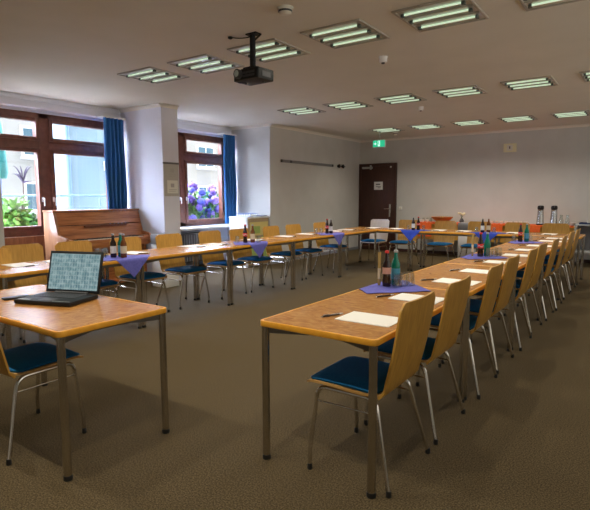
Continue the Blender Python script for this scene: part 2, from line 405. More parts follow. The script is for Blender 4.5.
for r, (yy, x1, dx, n) in enumerate(((3.84, -5.249, .867, 6), (6.93, -5.235, .882, 6), (10.02, -5.13, .882, 5), (.75, -5.249, .867, 6))):  # last row is unseen, added at the same spacing to brighten the near tables
    for k in range(n):
        o = lamp0 if first else copy_tree(lamp0); first = False
        o.location = (x1 + dx * k, yy, H)
        nm = ['leftmost lamp', 'second lamp from the left', 'third lamp from the left', 'fourth lamp from the left', 'fifth lamp from the left' if n == 6 else 'rightmost lamp', 'rightmost lamp'][k]
        tag(o, 'square three-tube ceiling lamp, ' + nm + ' in the ' + rown[r], 'lamp', 'three-tube ceiling lamps')

# detectors on the ceiling
def detector(x, y, lab, kind):
    o = tag(empty('smoke_detector' if kind else 'ceiling_sensor', (x, y, H)), lab, 'detector')
    if kind:
        MB().lathe([(.062, 0), (.062, -.012), (.052, -.016), (.05, -.04), (.036, -.05), (.012, -.052)], n=20).build('housing', M['offwhite'], o)
        MB().lathe([(.053, -.022), (.054, -.03), (.053, -.036)], n=20).build('vent_ring', M['darkgrey'], o)
    else:
        MB().lathe([(.045, 0), (.045, -.01), (.04, -.012), (.04, -.055), (.03, -.06)], n=18).build('housing', M['white'], o)
        MB().lathe([(.02, -.058), (.018, -.07), (.008, -.074)], n=12).build('lens', M['darkgrey'], o)
    return o
detector(-2.41, 3.3, 'round cream smoke detector on the ceiling right of the projector mount', True)
detector(-2.40, 5.0, 'white cylindrical ceiling sensor between the near and middle lamp rows', False)
detector(-3.19, 8.06, 'small white ceiling sensor between the middle and far lamp rows', False)
detector(-4.9, 10.9, 'dark-based detector on the ceiling near the exit sign', True)

# exit sign
o = tag(empty('exit_sign', (-5.37, 11.05, H)), 'glowing green emergency exit sign hanging above the brown door', 'sign')
MB().tube([(0, 0, 0), (0, 0, -.12)], .006).lathe([(.03, 0), (.03, -.01), (.01, -.015)]).build('rod', M['lightgrey'], o)
MB().box(-.16, .16, -.02, .02, -.29, -.12).build('housing', M['white'], o, bevel=.004)
MB().box(-.15, .15, -.024, -.02, -.28, -.13).build('face', M['exitgreen'], o)
p = MB().box(-.025, .03, -.027, -.024, -.265, -.145)                     # doorway
p.box(-.13, -.095, -.027, -.024, -.212, -.198)
p.add([(-.095, -.0265, -.175), (-.095, -.0265, -.235), (-.06, -.0265, -.205), (-.095, -.024, -.175), (-.095, -.024, -.235), (-.06, -.024, -.205)], [(0, 1, 2), (3, 5, 4), (0, 3, 4, 1), (1, 4, 5, 2), (2, 5, 3, 0)])
p.build('pictogram', M['exitwhite'], o)
p = MB().lathe([(.002, -.013), (.010, -.008), (.013, 0), (.010, .008), (.002, .013)], (.0, -.03, -.165), 10)
p.tube([(.0, -.03, -.178), (-.004, -.03, -.21)], .01, 6).tube([(-.004, -.03, -.21), (.018, -.03, -.226), (.012, -.03, -.25)], .006, 6).tube([(-.004, -.03, -.21), (-.012, -.03, -.232), (-.026, -.03, -.25)], .006, 6).tube([(0, -.03, -.183), (.02, -.03, -.2)], .005, 6).tube([(0, -.03, -.183), (-.02, -.03, -.196)], .005, 6)
p.build('running_figure', M['exitgreen'], o)
# wall box on far wall
o = tag(empty('wall_panel', (-2.66, YF, 2.41)), 'small yellowish framed control box high on the far wall', 'control box')
MB().box(-.13, .13, -.05, 0, -.09, .09).build('housing', M['bulb'], o, bevel=.004)
MB().box(-.06, .06, -.056, -.05, -.06, .06).build('grille', M['offwhite'], o)
MB().box(-.012, .012, -.06, -.056, -.02, .03).build('dial', M['ink'], o)

# ------------------------------------------------------------------ projector
px_, py_ = -3.02, 3.64
o = tag(empty('ceiling_mount', (px_, py_, H)), 'black pole mount carrying the projector from the ceiling', 'mount')
MB().tube([(0, 0, 0), (0, 0, -.29)], .027, 12).build('pole', M['black'], o)
MB().box(-.05, .07, -.04, .04, -.012, 0).tube([(0, 0, -.07), (.08, .02, -.01)], .009, 8).build('ceiling_plate', M['black'], o)
MB().tube([(-.02, 0, -.02)] + bez((-.04, 0, -.02), (-.12, -.02, -.03), (-.22, -.05, -.003), 8), .005, 6).build('cable', M['black'], o)
MB().lathe([(.022, 0), (.022, -.012), (.01, -.02)], (-.22, -.05, 0), 12).build('cable_outlet', M['black'], o)
o = tag(empty('projector', (px_, py_, 2.51), math.radians(-3)), 'black video projector hanging under its ceiling mount', 'projector'); o.scale = (.85, .85, .9)
MB().prism(rrect(-.17, .18, -.13, .14, .03), -.135, -.03).build('body', M['black'], o, bevel=.008)
MB().box(-.08, .08, -.07, .07, -.03, 0).build('bracket', M['black'], o, bevel=.004)
l_ = MB().lathe([(.042, 0), (.046, .01), (.046, .05), (.036, .055)], n=20).build('lens_barrel', M['darkgrey'], o)
l_.matrix_basis = Matrix.Translation((-.075, -.12, -.075)) @ Matrix.Rotation(PI / 2, 4, 'X')
g = MB().lathe([(.034, .05), (.034, .054), (.022, .062), (.006, .065)], n=20).build('lens', M['lens'], l_)
MB().box(-.03, .14, -.133, -.13, -.11, -.09).box(-.03, .14, -.133, -.13, -.08, -.06).build('vent', M['darkgrey'], o)
MB().box(.181, .184, -.06, .07, -.11, -.06).build('port_panel', M['darkgrey'], o)
MB().tube(bez((-.16, -.08, -.06), (-.22, -.06, -.16), (-.02, -.08, -.145), 10), .006, 6).build('cable', M['darkgrey'], o)
MB().lathe([(.012, -.15), (.012, -.13)], (-.1, .0, 0), 8).lathe([(.012, -.15), (.012, -.13)], (.1, .05, 0), 8).build('foot', M['darkgrey'], o)

# ------------------------------------------------------------------ curtains
def curtain(y0, y1, z0, z1, lab, xc=-7.2):
    n = 60; grid = []
    for iz in range(9):
        z = z0 + (z1 - z0) * iz / 8; row = []
        for k in range(n + 1):
            t = k / n; amp = .034 + .008 * math.sin(iz * .7)
            yy = y0 + (y1 - y0) * t + .008 * math.sin(iz + 5 * t)
            row.append((xc + amp * math.sin(t * PI * 2 * 5 + .25 * math.sin(iz * .6)), yy, z))
        grid.append(row)
    o = tag(empty('curtain', (0, 0, 0)), lab, 'curtain', 'blue curtains')
    MB().sheet(grid, .004).build('fabric', M['curtain'], o, smooth=80)
    MB().box(-7.345, xc + .03, y0 - .02, y1 + .02, z1, z1 + .025).build('curtain_track', M['white'], o)
    return o
curtain(4.98, 5.36, .85, 2.62, 'gathered blue curtain at the right side of the piano window')
curtain(7.72, 8.08, .83, 2.62, 'gathered blue curtain at the right side of the hydrangea window')

# ------------------------------------------------------------------ furniture makers
def make_table(L=1.37, W=.66, T=.74):
    t = empty('conference_table')
    out = rrect(-L / 2, L / 2, -W / 2, W / 2, .03); inn = rrect(-L / 2 + .016, L / 2 - .016, -W / 2 + .016, W / 2 - .016, .018)
    MB().prism(inn, T - .028, T - .0005).build('tabletop', M['laminate'], t)
    MB().ring(out, inn, T - .03, T).build('edge_band', M['edge'], t, bevel=.004)
    f = MB(); a, b = L / 2 - .13, W / 2 - .13
    for y in (-b, b): f.box(-a, a, y - .01, y + .01, T - .068, T - .03)
    for x in (-a, a): f.box(x - .01, x + .01, -b, b, T - .068, T - .03)
    for sx in (-1, 1):
        for sy in (-1, 1):
            p0 = Vector((sx * (L / 2 - .04), sy * (W / 2 - .04), T - .049)); p1 = Vector((sx * (L / 2 - .14), sy * (W / 2 - .27), T - .049)); p2 = Vector((sx * (L / 2 - .36), sy * (W / 2 - .13), T - .049))
            for p in (p1, p2):
                e = p - p0; f.obox((p0 + p) / 2, e.length / 2, .010, .019, Matrix.Rotation(math.atan2(e.y, e.x), 3, 'Z'))
    f.build('apron_frame', M['frame'], t)
    for sx in (-1, 1):
        for sy in (-1, 1):
            x, y = sx * (L / 2 - .027), sy * (W / 2 - .027)
            g = MB().lathe([(.0195, .02), (.0195, T - .03)], (x, y, 0), 16).build('leg', M['legmetal'], t)
            MB().lathe([(.021, 0), (.022, .004), (.021, .024)], (x, y, 0), 16).build('foot', M['rubber'], g)
    return t

def make_chair(shellm, name='stacking_chair'):
    """faces +y; front feet at y=+.215, rear feet at y=-.215"""
    t = empty(name)
    # backrest: slightly dished, round top corners
    W = .215; rows = []
    NZ = 14; NX = 12
    for i in range(NZ + 1):
        s = i / NZ
        z = .432 + s * .458
        y = -.150 - .012 * math.sin(s * PI) * 1.0 - .088 * s ** 1.15
        if i == 0: y = -.130
        hw = W * (1 - .0 * s) - .012 * (1 - s)
        # round top corners
        r = .04; dz = .890 - z
        if dz < r: hw -= r - math.sqrt(max(r * r - (r - dz) ** 2, 0))
        rows.append([(hw * (2 * j / NX - 1), y - .014 * (1 - (2 * j / NX - 1) ** 2) * min(1, s * 3), z) for j in range(NX + 1)])
    MB().sheet(rows, .011).build('backrest', shellm, t, smooth=50)
    # seat shell, continuing the bend at the back, waterfall front
    prof = [(-.150, .442), (-.138, .434), (-.11, .430), (-.05, .430), (.05, .434), (.15, .438), (.21, .438), (.245, .432), (.262, .420)]
    rows = []
    for i, (y, z) in enumerate(prof):
        hw = W - (.012 if i < 3 else 0) - (.022 if i == len(prof) - 1 else (.006 if i == len(prof) - 2 else 0))
        rows.append([(hw * (2 * j / 10 - 1), y, z + .004 * (2 * j / 10 - 1) ** 2) for j in range(11)])
    MB().sheet(rows, .011).build('seat', M['plyedge'] if shellm is M['ply'] else shellm, t, smooth=50)
    # cushion
    rows = []
    for i in range(13):
        s = i / 12; y = -.125 + s * .378
        e = min(s, 1 - s) * 2; hw = W - .012 - .03 * (1 - min(1, e * 5)) ** 2
        zb = .4385 + .008 * min(1, s * 2.5) - .012 * max(0, s - .85) / .15
        rows.append([(hw * (2 * j / 12 - 1), y, zb + .006 + .022 * (1 - (2 * j / 12 - 1) ** 6) * (1 - (2 * s - 1) ** 8)) for j in range(13)])
    MB().sheet(rows, .012).build('seat_cushion', M['pad'], t, smooth=60)
    for sx in (-1, 1):
        X = .185 * sx; F = .245 * sx
        fl = [(F, .215, .015), (F * .985 + X * .015, .214, .1), (X * 1.04, .207, .36)] + bez((X * 1.04, .207, .37), (X, .2, .418), (X, .155, .416), 6)
        rl = bez((X, -.055, .416), (X, -.115, .416), (X * 1.03, -.128, .36), 6) + [(F, -.215, .015)]
        MB().tube([(X, .155, .416), (X, -.055, .416)], .0108).build('side_rail', M['chrome'], t)
        a = MB().tube(fl, .0108).build('leg', M['chrome'], t)
        b = MB().tube(rl, .0108).build('leg', M['chrome'], t)
        MB().lathe([(.012, 0), (.013, .006), (.0115, .03)], (F, .215, 0), 10).build('foot', M['rubber'], a)
        MB().lathe([(.012, 0), (.013, .006), (.0115, .03)], (F, -.215, 0), 10).build('foot', M['rubber'], b)
        MB().tube([(X * 1.05, .209, .345), (X * 1.045, -.132, .345)], .0045, 8).build('stretcher', M['chrome'], t)
    MB().tube([(-.185, .06, .417), (.185, .06, .417)], .008, 8).tube([(-.185, -.05, .417), (.185, -.05, .417)], .008, 8).build('cross_rail', M['chrome'], t)
    return t

# --- tables
tb0 = make_table(); used = [False]
def table(x, y, rz, lab, group):
    o = copy_tree(tb0) if used[0] else tb0; used[0] = True
    o.location = (x, y, 0); o.rotation_euler.z = rz
    return tag(o, lab, 'table', group)
YT = [1.957 + .685 + 1.37 * k for k in range(5)]
on = ['nearest the camera', 'second from the camera', 'third from the camera', 'fourth from the camera', 'farthest from the camera']
for k, y in enumerate(YT):
    table(-1.28, y, PI / 2, 'brown laminate table with steel legs in the right-hand row, ' + on[k], 'tables of the right-hand row')
for k, y in enumerate(YT):
    table(-4.63, y + .02, PI / 2, 'brown laminate table with steel legs in the window-side row, ' + on[k], 'tables of the window-side row')
for k, (x, w) in enumerate(((-4.33, 'left'), (-2.955, 'middle'), (-1.58, 'right'))):
    table(x, 9.16, 0, 'brown laminate table in the far cross row, the ' + w + ' one of three', 'tables of the far cross row')
table(-2.905, 1.575, 0, 'separate brown laminate table at the left front carrying the laptop', None)

# --- chairs
ch0 = make_chair(M['ply']); cused = [False]
def chair(x, y, rz, lab, group, src=None):
    if src is None:
        o = copy_tree(ch0) if cused[0] else ch0; cused[0] = True
    else: o = src
    o.location = (x, y, 0); o.rotation_euler.z = rz
    return tag(o, lab, 'chair', group)
R_Y = [2.27, 2.88, 3.66, 4.25, 4.98, 5.59, 6.30, 6.93, 7.73, 8.34]
jit = [0, .0, .01, -.005, .008, -.01, .005, .012, -.004, .0]
for k, y in enumerate(R_Y):
    chair(-1.125 + jit[k], y, PI / 2 + jit[k] * 2, 'beech chair with blue seat behind the right-hand row, ' + ORD[k] + ' from the camera' if 0 < k < 9 else
          'beech chair with blue seat behind the right-hand row, ' + ('the one nearest the camera' if k == 0 else 'the one nearest the far wall'), 'chairs of the right-hand row')
L_S = [(-4.72, 2.15), (-4.99, 2.60), (-4.90, 3.12), (-4.89, 3.77), (-4.88, 4.43), (-4.88, 5.17), (-4.87, 5.78), (-4.88, 6.58), (-4.88, 7.20), (-4.88, 8.07)]
for k, (x, y) in enumerate(L_S):
    chair(x, y, -PI / 2 + random.uniform(-.03, .03), 'beech chair with blue seat on the window side, ' + (ORD[k] + ' from the camera' if 0 < k < 9 else ('pushed deep under the near table end' if k == 0 else 'the last before the far cross row')), 'chairs of the window-side row')
F_X = [-4.12, -3.35, -2.70, -2.03, -1.40]
fw = ['next to the pale chair', 'second from the pale chair', 'third from the pale chair', 'fourth from the pale chair', 'rightmost, before the steel jugs']
pale = make_chair(M['palewood'])
chair(-4.75, 9.63, PI, 'pale washed-out chair with blue seat in front of the brown door', 'chairs of the far cross row', pale)
for k, x in enumerate(F_X):
    chair(x, 9.66, PI, 'beech chair behind far cross row, ' + fw[k], 'chairs of the far cross row')
chair(-2.875, 1.385, .02, 'beech chair with blue seat drawn up to the laptop table', None)

# ------------------------------------------------------------------ cloths
def cloth(cx, cy, ex, ey, m, lab, half=.33, over=.2, z=.7405):
    """diamond cloth; corner pointing along (ex,ey) hangs over the table edge at distance half-over from centre"""
    n = 24; grid = []
    for i in range(n + 1):
        row = []
        for j in range(n + 1):
            a, b = 2 * i / n - 1, 2 * j / n - 1
            u, w = (a + b) / 2 * half, (a - b) / 2 * half      # u along the hanging direction
            d = u - (half - over)
            zz = z + .003 + .0012 * math.sin(a * 9 + b * 4)
            if d > .006:
                wob = .008 * math.sin(w * 30)
                uu = half - over + .006 + min(d, .012) * .4 + abs(wob) * min(1, d * 8); zz = z + .003 - (d - .006)
            else: uu = u
            row.append((cx + ex * uu - ey * w, cy + ey * uu + ex * w, zz))
        grid.append(row)
    o = MB().sheet(grid, .002)
    # make sure slab thickness points down
    ob = o.build('table_cloth', m, smooth=60)
    return tag(ob, lab, 'cloth', 'diamond table cloths')
Ry = [3.20, 5.38, 7.42]; Ly = [3.25, 5.27, 7.38]; Fx = [-3.64, -2.30]
for k, y in enumerate(Ry): cloth(-1.475, y, -1, 0, M['cloth'], 'violet-blue diamond cloth on the right-hand row, ' + ['nearest of the three', 'middle of the three', 'farthest of the three'][k], over=.2, half=.31)
for k, y in enumerate(Ly): cloth(-4.31 - .13, y, 1, 0, M['cloth'], 'violet-blue cloth with its corner hanging from the window-side row, ' + ['nearest of the three', 'middle of the three', 'farthest of the three'][k])
for k, x in enumerate(Fx): cloth(x, 8.84 + .13, 0, -1, M['clothb'], 'bright blue cloth hanging from the far cross row, ' + ['the left one', 'the right one'][k])

# ------------------------------------------------------------------ bottles and glasses
BOT = {}
def make_bottle(kind):
    gm, lm, lab2 = {'cola': (M['cola'], M['red'], 1), 'cola_peach': (M['cola'], M['peach'], 0), 'water': (M['greenglass'], M['tealblue'], 0),
                    'water_plain': (M['greenglass'], M['greenglass'], 0), 'juice': (M['juice'], M['cream'], 0), 'beer': (M['brownglass'], M['cream'], 0), 'dark': (M['cola'], M['whitelabel'], 0)}[kind]
    t = empty({'cola': 'cola_bottle', 'cola_peach': 'cola_bottle', 'water': 'water_bottle', 'water_plain': 'water_bottle', 'juice': 'juice_bottle', 'beer': 'brown_bottle', 'dark': 'dark_bottle'}[kind])
    r = .031 if kind != 'juice' else .0105
    if kind.startswith('cola'):
        prof = [(.026, 0), (.029, .006), (.030, .03), (.026, .06), (.0275, .09), (.030, .125), (.027, .15), (.018, .18), (.0125, .205), (.012, .235)]
    else:
        prof = [(r - .004, 0), (r, .006), (r, .13), (r - .001, .15), (min(r, .018), .178), (min(r, .0135), .20), (.0115, .232)]
    MB().lathe(prof, n=18).build('body', gm, t)
    lr = (.0292, .0310) if kind.startswith('cola') else (r + .0006, r + .0006)
    lb = MB().lathe([(lr[0], .088), (lr[0] + .0004, .1), (lr[1], .125), (lr[1] - .001, .132)] if kind.startswith('cola') else [(lr[0], .045), (lr[0], .12)], n=18).build('label', lm, t)
    if lab2:
        w = MB()
        for q in range(12):
            a0 = -2.4 + q * .28; z = .108 + .006 * math.sin(q * 1.1)
            w.obox((.0315 * math.cos(a0), .0315 * math.sin(a0), z), .0006, .0042, .0028, Matrix.Rotation(a0, 3, 'Z'))
        w.build('label_script', M['whitelabel'], lb)
    if kind != 'juice': MB().lathe([(.0145, .230), (.015, .234), (.0145, .245), (.012, .247)], n=14).build('cap', M['red'] if kind.startswith('cola') else M['lightgrey'], t)
    return t
def make_glass():
    t = empty('drinking_glass')
    # upside-down tumbler, wall with thickness
    MB().lathe([(.030, 0), (.0325, .001), (.031, .05), (.027, .092), (.001, .0945), (.001, .088), (.024, .086), (.0285, .05), (.030, .002)], n=18).build('tumbler', M['glassware'], t)
    return t
gl0 = make_glass(); gused = [False]
cwords = {'cola': 'cola bottle with red label', 'cola_peach': 'cola bottle with peach-coloured label', 'water': 'green water bottle', 'water_plain': 'green water bottle', 'juice': 'slim amber juice bottle', 'beer': 'brown bottle with cream label', 'dark': 'dark bottle with pale label'}
def cluster(cx, cy, items, glasses, place, z=.7455):
    for kind, dx, dy in items:
        if kind not in BOT: o = BOT[kind] = make_bottle(kind)
        else: o = copy_tree(BOT[kind])
        o.location = (cx + dx, cy + dy, z); o.rotation_euler.z = random.uniform(-.3, .3)
        tag(o, cwords[kind] + ' on ' + place, 'bottle', 'bottles on the table cloths')
    gw = ['leftmost', 'middle', 'rightmost'] if len(glasses) == 3 else ['left', 'right']
    for i, (dx, dy) in enumerate(glasses):
        o = copy_tree(gl0) if gused[0] else gl0; gused[0] = True
        o.location = (cx + dx, cy + dy, z)
        tag(o, 'clear upturned tumbler, the ' + gw[i] + ' on ' + place, 'glass', 'tumblers on the table cloths')
# vectors across the view: u=(.82,.58) to the right in the picture, f=(-.58,.82) away
def uv(u, f): return (u * .817 - f * .577, u * .577 + f * .817)
nearR = 'the nearest cloth of the right-hand row'
cluster(-1.46, 3.22, [('cola_peach', *uv(-.03, .0)), ('water', *uv(.04, .045)), ('juice', *uv(-.075, .04))], [uv(.035, -.045), uv(.085, .0), uv(.14, .03)], nearR)
cluster(-1.42, 5.38, [('cola', *uv(-.03, .0)), ('water_plain', *uv(.05, .03)), ('juice', *uv(-.10, .03))], [uv(.03, -.06), uv(.11, -.01), uv(.17, .02)], 'the middle cloth of the right-hand row')
cluster(-1.45, 7.45, [('cola', *uv(-.035, .0)), ('water', *uv(.05, .0))], [uv(-.1, .05), uv(.12, .04)], 'the farthest cloth of the right-hand row')
cluster(-4.50, 3.22, [('dark', *uv(-.05, .0)), ('beer', *uv(.06, -.01)), ('water', *uv(.0, .08))], [uv(-.22, .0), uv(-.15, -.02), uv(-.16, .08)], 'the nearest cloth of the window-side row')
cluster(-4.50, 5.28, [('cola', *uv(-.04, .0)), ('beer', *uv(.06, .02))], [uv(-.15, .0), uv(.14, .0)], 'the middle cloth of the window-side row')
cluster(-4.50, 7.36, [('cola', *uv(-.02, -.01)), ('dark', *uv(.05, .04))], [uv(-.12, .0), uv(-.2, .03)], 'the farthest cloth of the window-side row')
cluster(-3.60, 9.0, [('dark', *uv(-.05, .0)), ('cola', *uv(.05, .03))], [uv(-.14, .02), uv(.14, .0)], 'the left blue cloth of the far cross row')
cluster(-2.36, 9.02, [('dark', *uv(-.05, .0)), ('beer', *uv(.06, .02))], [uv(-.14, .03), uv(.15, .0)], 'the right blue cloth of the far cross row')

# ------------------------------------------------------------------ papers and pens
def paper(x, y, rz, lab, w=.21, l=.297):
    o = MB().prism([(-w / 2, -l / 2), (w / 2, -l / 2), (w / 2, l / 2), (-w / 2, l / 2)], 0, .0035).build('writing_paper', M['paper'])
    o.location = (x, y, .7402); o.rotation_euler.z = rz
    return tag(o, lab, 'paper', 'writing paper at the seats')
def make_pen():
    t = empty('ballpoint_pen')
    MB().tube([(-.062, 0, 0), (.045, 0, 0)], .0052, 8).build('barrel', M['pen'], t)
    MB().tube([(.045, 0, 0), (.066, 0, 0), (.073, 0, 0)], [.005, .003, .001], 8).build('tip', M['pensilver'], t)
    MB().box(-.06, -.02, -.001, .001, .0055, .0075).tube([(-.062, 0, 0), (-.072, 0, 0)], .003, 8).build('clip', M['pensilver'], t)
    return t
pen0 = make_pen(); pused = [False]
def pen(x, y, rz, lab):
    o = copy_tree(pen0) if pused[0] else pen0; pused[0] = True
    o.location = (x, y, .7460); o.rotation_euler.z = rz
    tag(o, lab, 'pen', 'pens at the seats')
PYR = [2.295, 2.93, 3.68, 4.30, 5.02, 5.72, 6.35, 6.98, 7.80, 8.36]
for k, y in enumerate(PYR):
    w = ORD[k] + (' from camera' if 0 < k < 9 else ' one')
    paper(-1.15, y, PI / 2 + random.uniform(-.05, .05), 'white writing sheet on the right-hand row, ' + w)
    pen(-1.345, y - .05, 1.15 + random.uniform(-.2, .2), 'dark pen lying beyond the sheet on the right-hand row, ' + w)
PYL = [2.36, 2.72, 3.62, 4.50, 4.90, 5.72, 6.52, 7.12, 8.03, 8.50]
for k, y in enumerate(PYL):
    w = ORD[k] + (' from camera' if 0 < k < 9 else ' one')
    paper(-4.79 + (.06 if k in (1, 4) else 0), y, PI / 2 + random.uniform(-.12, .12), 'white writing sheet on the window-side row, ' + w)
    pen(-4.60 + (.03 if k in (1, 4) else 0), y, 1.5 + random.uniform(-.4, .4), 'dark pen lying before the sheet on the window-side row, ' + w)
fp = ['in front of the pale chair', 'right of the pale chair', 'second from the pale chair', 'left of the right blue cloth', 'right of the right blue cloth', 'at the right end of the row']
for k, x in enumerate([-4.62, -4.12, -3.25, -2.80, -1.95, -1.40]):
    paper(x, 9.27, random.uniform(-.06, .06), 'white writing sheet on the far cross row, ' + fp[k])
    pen(x + .02, 9.04, random.uniform(-.3, .3), 'dark pen on the far cross row, ' + fp[k])

# ------------------------------------------------------------------ laptop and phone
lt = tag(empty('laptop', (-2.865, 1.515, .7402), math.radians(19.5)), 'open black laptop showing a blue-green picture on the front table', 'laptop')
MB().prism(rrect(-.195, .195, 0, .265, .012), .003, .026).build('base', M['black'], lt, bevel=.003)
k_ = MB()
for r in range(5):
    for c in range(15): k_.box(-.155 + c * .0195, -.155 + c * .0195 + .0165, .118 + r * .0225, .118 + r * .0225 + .019, .026, .0285)
k_.build('keyboard', M['darkgrey'], lt)
MB().box(-.05, .05, .03, .095, .0258, .0266).build('touchpad', M['darkgrey'], lt)
MB().box(.06, .18, .02, .025, .0258, .0266).box(-.18, -.1, .02, .04, .0258, .0268).build('palm_trim', M['lightgrey'], lt)
MB().tube([(-.12, .262, .028), (.12, .262, .028)], .008, 10).build('hinge', M['darkgrey'], lt)
ln = D.objects.new('screen_lid', None)
lid = MB().box(-.195, .195, 0, .012, 0, .262).build('screen_lid', M['black'], lt, bevel=.004)
lid.location = (0, .262, .028); lid.rotation_euler = (math.radians(-14), 0, 0)
MB().box(-.18, .18, -.0012, .0002, .018, .245).build('display', M['screen'], lid)
ph = tag(empty('mobile_phone', (-3.205, 1.545, .7402), math.radians(80)), 'flat black phone lying left of the laptop', 'phone')
MB().prism(rrect(-.075, .075, -.033, .033, .01), 0, .011).build('body', M['black'], ph, bevel=.002)
MB().prism(rrect(-.05, .055, -.028, .028, .003), .011, .0116).build('display', M['darkgrey'], ph)

# ------------------------------------------------------------------ piano (faces +x, stands before window 1)
pn = tag(empty('upright_piano', (-7.30, 0, 0)), 'reddish brown upright piano with open keyboard standing below the window', 'piano')
y0, y1 = 3.92, 5.38
side = [(.02, 0), (.60, 0), (.60, .04), (.52, .06), (.52, .60), (.66, .64), (.66, .80), (.60, .80), (.44, .86), (.40, 1.16), (.02, 1.16)]
side2 = [(.10, .0), (.60, .0), (.60, .05), (.53, .07), (.53, .60), (.67, .64), (.67, .775), (.645, .795), (.46, .83), (.36, 1.155), (.10, 1.155)]
MB().prism(side2, y0, y0 + .04, 'y').build('side_panel', M['pianoside_lit'], pn, bevel=.004)
MB().prism(side2, y1 - .04, y1, 'y').build('side_panel', M['pianowood'], pn, bevel=.004)
MB().box(.09, .375, y0 - .01, y1 + .01, 1.155, 1.18).build('top_lid', M['pianowood'], pn, bevel=.005)
# sloping upper panel in two boards
def slope(xa, za, xb, zb, t, ya, yb):
    dx, dz = xb - xa, zb - za; L = math.hypot(dx, dz); nx, nz = dz / L * t, -dx / L * t
    pts = [(xa, za), (xb, zb), (xb - abs(nx), zb), (xa - abs(nx), za)]
    return MB().prism(pts, ya, yb, 'y')
slope(.425, .965, .365, 1.15, .02, y0 + .04, y1 - .04).build('upper_panel', M['pianowood'], pn)
slope(.46, .845, .43, .955, .02, y0 + .04, y1 - .04).build('music_desk', M['pianowood'], pn)
MB().box(.415, .475, y0 + .42, y1 - .32, .925, .945).box(.46, .475, y0 + .42, y1 - .32, .945, .955).build('desk_ledge', M['winwood'], pn, bevel=.002)
MB().box(.38, .645, y0 + .04, y1 - .04, .62, .70).build('keybed', M['pianowood'], pn, bevel=.004)
MB().box(.63, .65, y0 + .04, y1 - .04, .70, .745).build('key_slip', M['pianowood'], pn, bevel=.003)
slope(.49, .74, .455, .85, .02, y0 + .04, y1 - .04).build('fallboard', M['pianowood'], pn)
MB().box(.49, .64, y0 + .04, y0 + .13, .70, .765).build('key_block', M['pianowood'], pn, bevel=.003)
MB().box(.49, .64, y1 - .13, y1 - .04, .70, .765).build('key_block', M['pianowood'], pn, bevel=.003)
kw = MB(); kb = MB(); ya, yb = y0 + .135, y1 - .135; n = 52; st = (yb - ya) / n
for i in range(n):
    kw.box(.485, .628, ya + i * st + .0006, ya + (i + 1) * st - .0006, .725, .752)
    if i % 7 in (0, 2, 3, 5, 6) and i < n - 1: kb.box(.485, .575, ya + (i + 1) * st - .006, ya + (i + 1) * st + .006, .752, .763)
tag(kw.build('white_keys', M['keywhite'], pn), kind='stuff'); tag(kb.build('black_keys', M['black'], pn), kind='stuff')
MB().box(.40, .42, y0 + .04, y1 - .04, .09, .62).build('lower_panel', M['pianowood'], pn)
MB().box(.10, .46, y0 + .04, y1 - .04, .02, .09).build('bottom_board', M['pianowood'], pn)
MB().box(.10, .13, y0 + .04, y1 - .04, .09, 1.15).build('back_panel', M['doorwood'], pn)
for dy in (-.10, .0, .10):
    MB().box(.42, .52, (y0 + y1) / 2 + dy - .015, (y0 + y1) / 2 + dy + .015, .05, .065).build('pedal', M['brownglass'], pn, bevel=.003)

# boxes standing against pier / far wall
def bin_box(name, x, y, w, d, h, lab):
    o = tag(empty(name, (x, y, 0)), lab, 'box')
    MB().prism(rrect(-w / 2, w / 2, -d / 2, d / 2, .015), 0, h - .15).build('body', M['white'], o, bevel=.004)
    MB().prism(rrect(-w / 2 - .01, w / 2 + .01, -d / 2 - .01, d / 2 + .01, .018), h - .15, h).build('lid', M['grey'], o, bevel=.006)
bin_box('storage_box', -6.13, 5.22, .32, .26, .80, 'white box with grey lid standing before the window pier beside the piano')
bin_box('storage_box', -3.17, 10.75, .30, .30, .82, 'white box with grey lid between the far cross row and the sideboard')

# white cabinet in the corner of window 2
cb = tag(empty('low_cabinet', (XW - .005, 7.43, 0)), 'low white cabinet with a printed yellow-green front beside the second window', 'cabinet')
MB().box(-.47, -.02, 0, .66, .02, .96).build('body', M['white'], cb, bevel=.004)
MB().box(-.48, 0, -.01, .67, .96, .985).build('top', M['white'], cb, bevel=.004)
d_ = MB().box(-.02, 0, .02, .64, .04, .95).build('door', M['brownprint'], cb, bevel=.003)
MB().box(0, .004, .05, .61, .62, .88).build('print', M['yellowprint'], d_)
MB().box(.004, .007, .10, .36, .66, .80).box(.004, .007, .42, .58, .50, .60).build('print', M['greenbag'], d_)
MB().box(0, .004, .05, .61, .10, .58).build('print', M['greenbag'], d_)
MB().tube([(0, .07, .5), (.025, .07, .5), (.025, .07, .6), (0, .07, .6)], .005, 6).build('handle', M['chrome'], d_)
tr = tag(empty('document_tray', (XW - .27, 7.72, .985), .1), 'blue wire tray of leaflets on top of the low white cabinet', 'tray')
q = MB().box(-.17, .17, -.13, .13, 0, .006)
for k in range(7): q.tube([(-.17 + k * .0567, -.13, .005), (-.17 + k * .0567, -.13, .06)], .003, 6).tube([(-.17 + k * .0567, .13, .005), (-.17 + k * .0567, .13, .06)], .003, 6)
q.tube([(-.17, -.13, .06), (.17, -.13, .06), (.17, .13, .06), (-.17, .13, .06), (-.17, -.13, .06)], .004, 6)
q.build('wire_frame', M['pipe'], tr)
MB().box(-.15, .15, -.11, .11, .006, .03).build('leaflet_stack', M['whitelabel'], tr)
o = tag(MB().box(-.1, .1, -.14, .14, 0, .012).build('magazine', M['navy']), 'dark blue magazine lying on the low white cabinet beside the wire tray', 'magazine')
o.location = (XW - .12, 7.93, .985); o.rotation_euler.z = .3

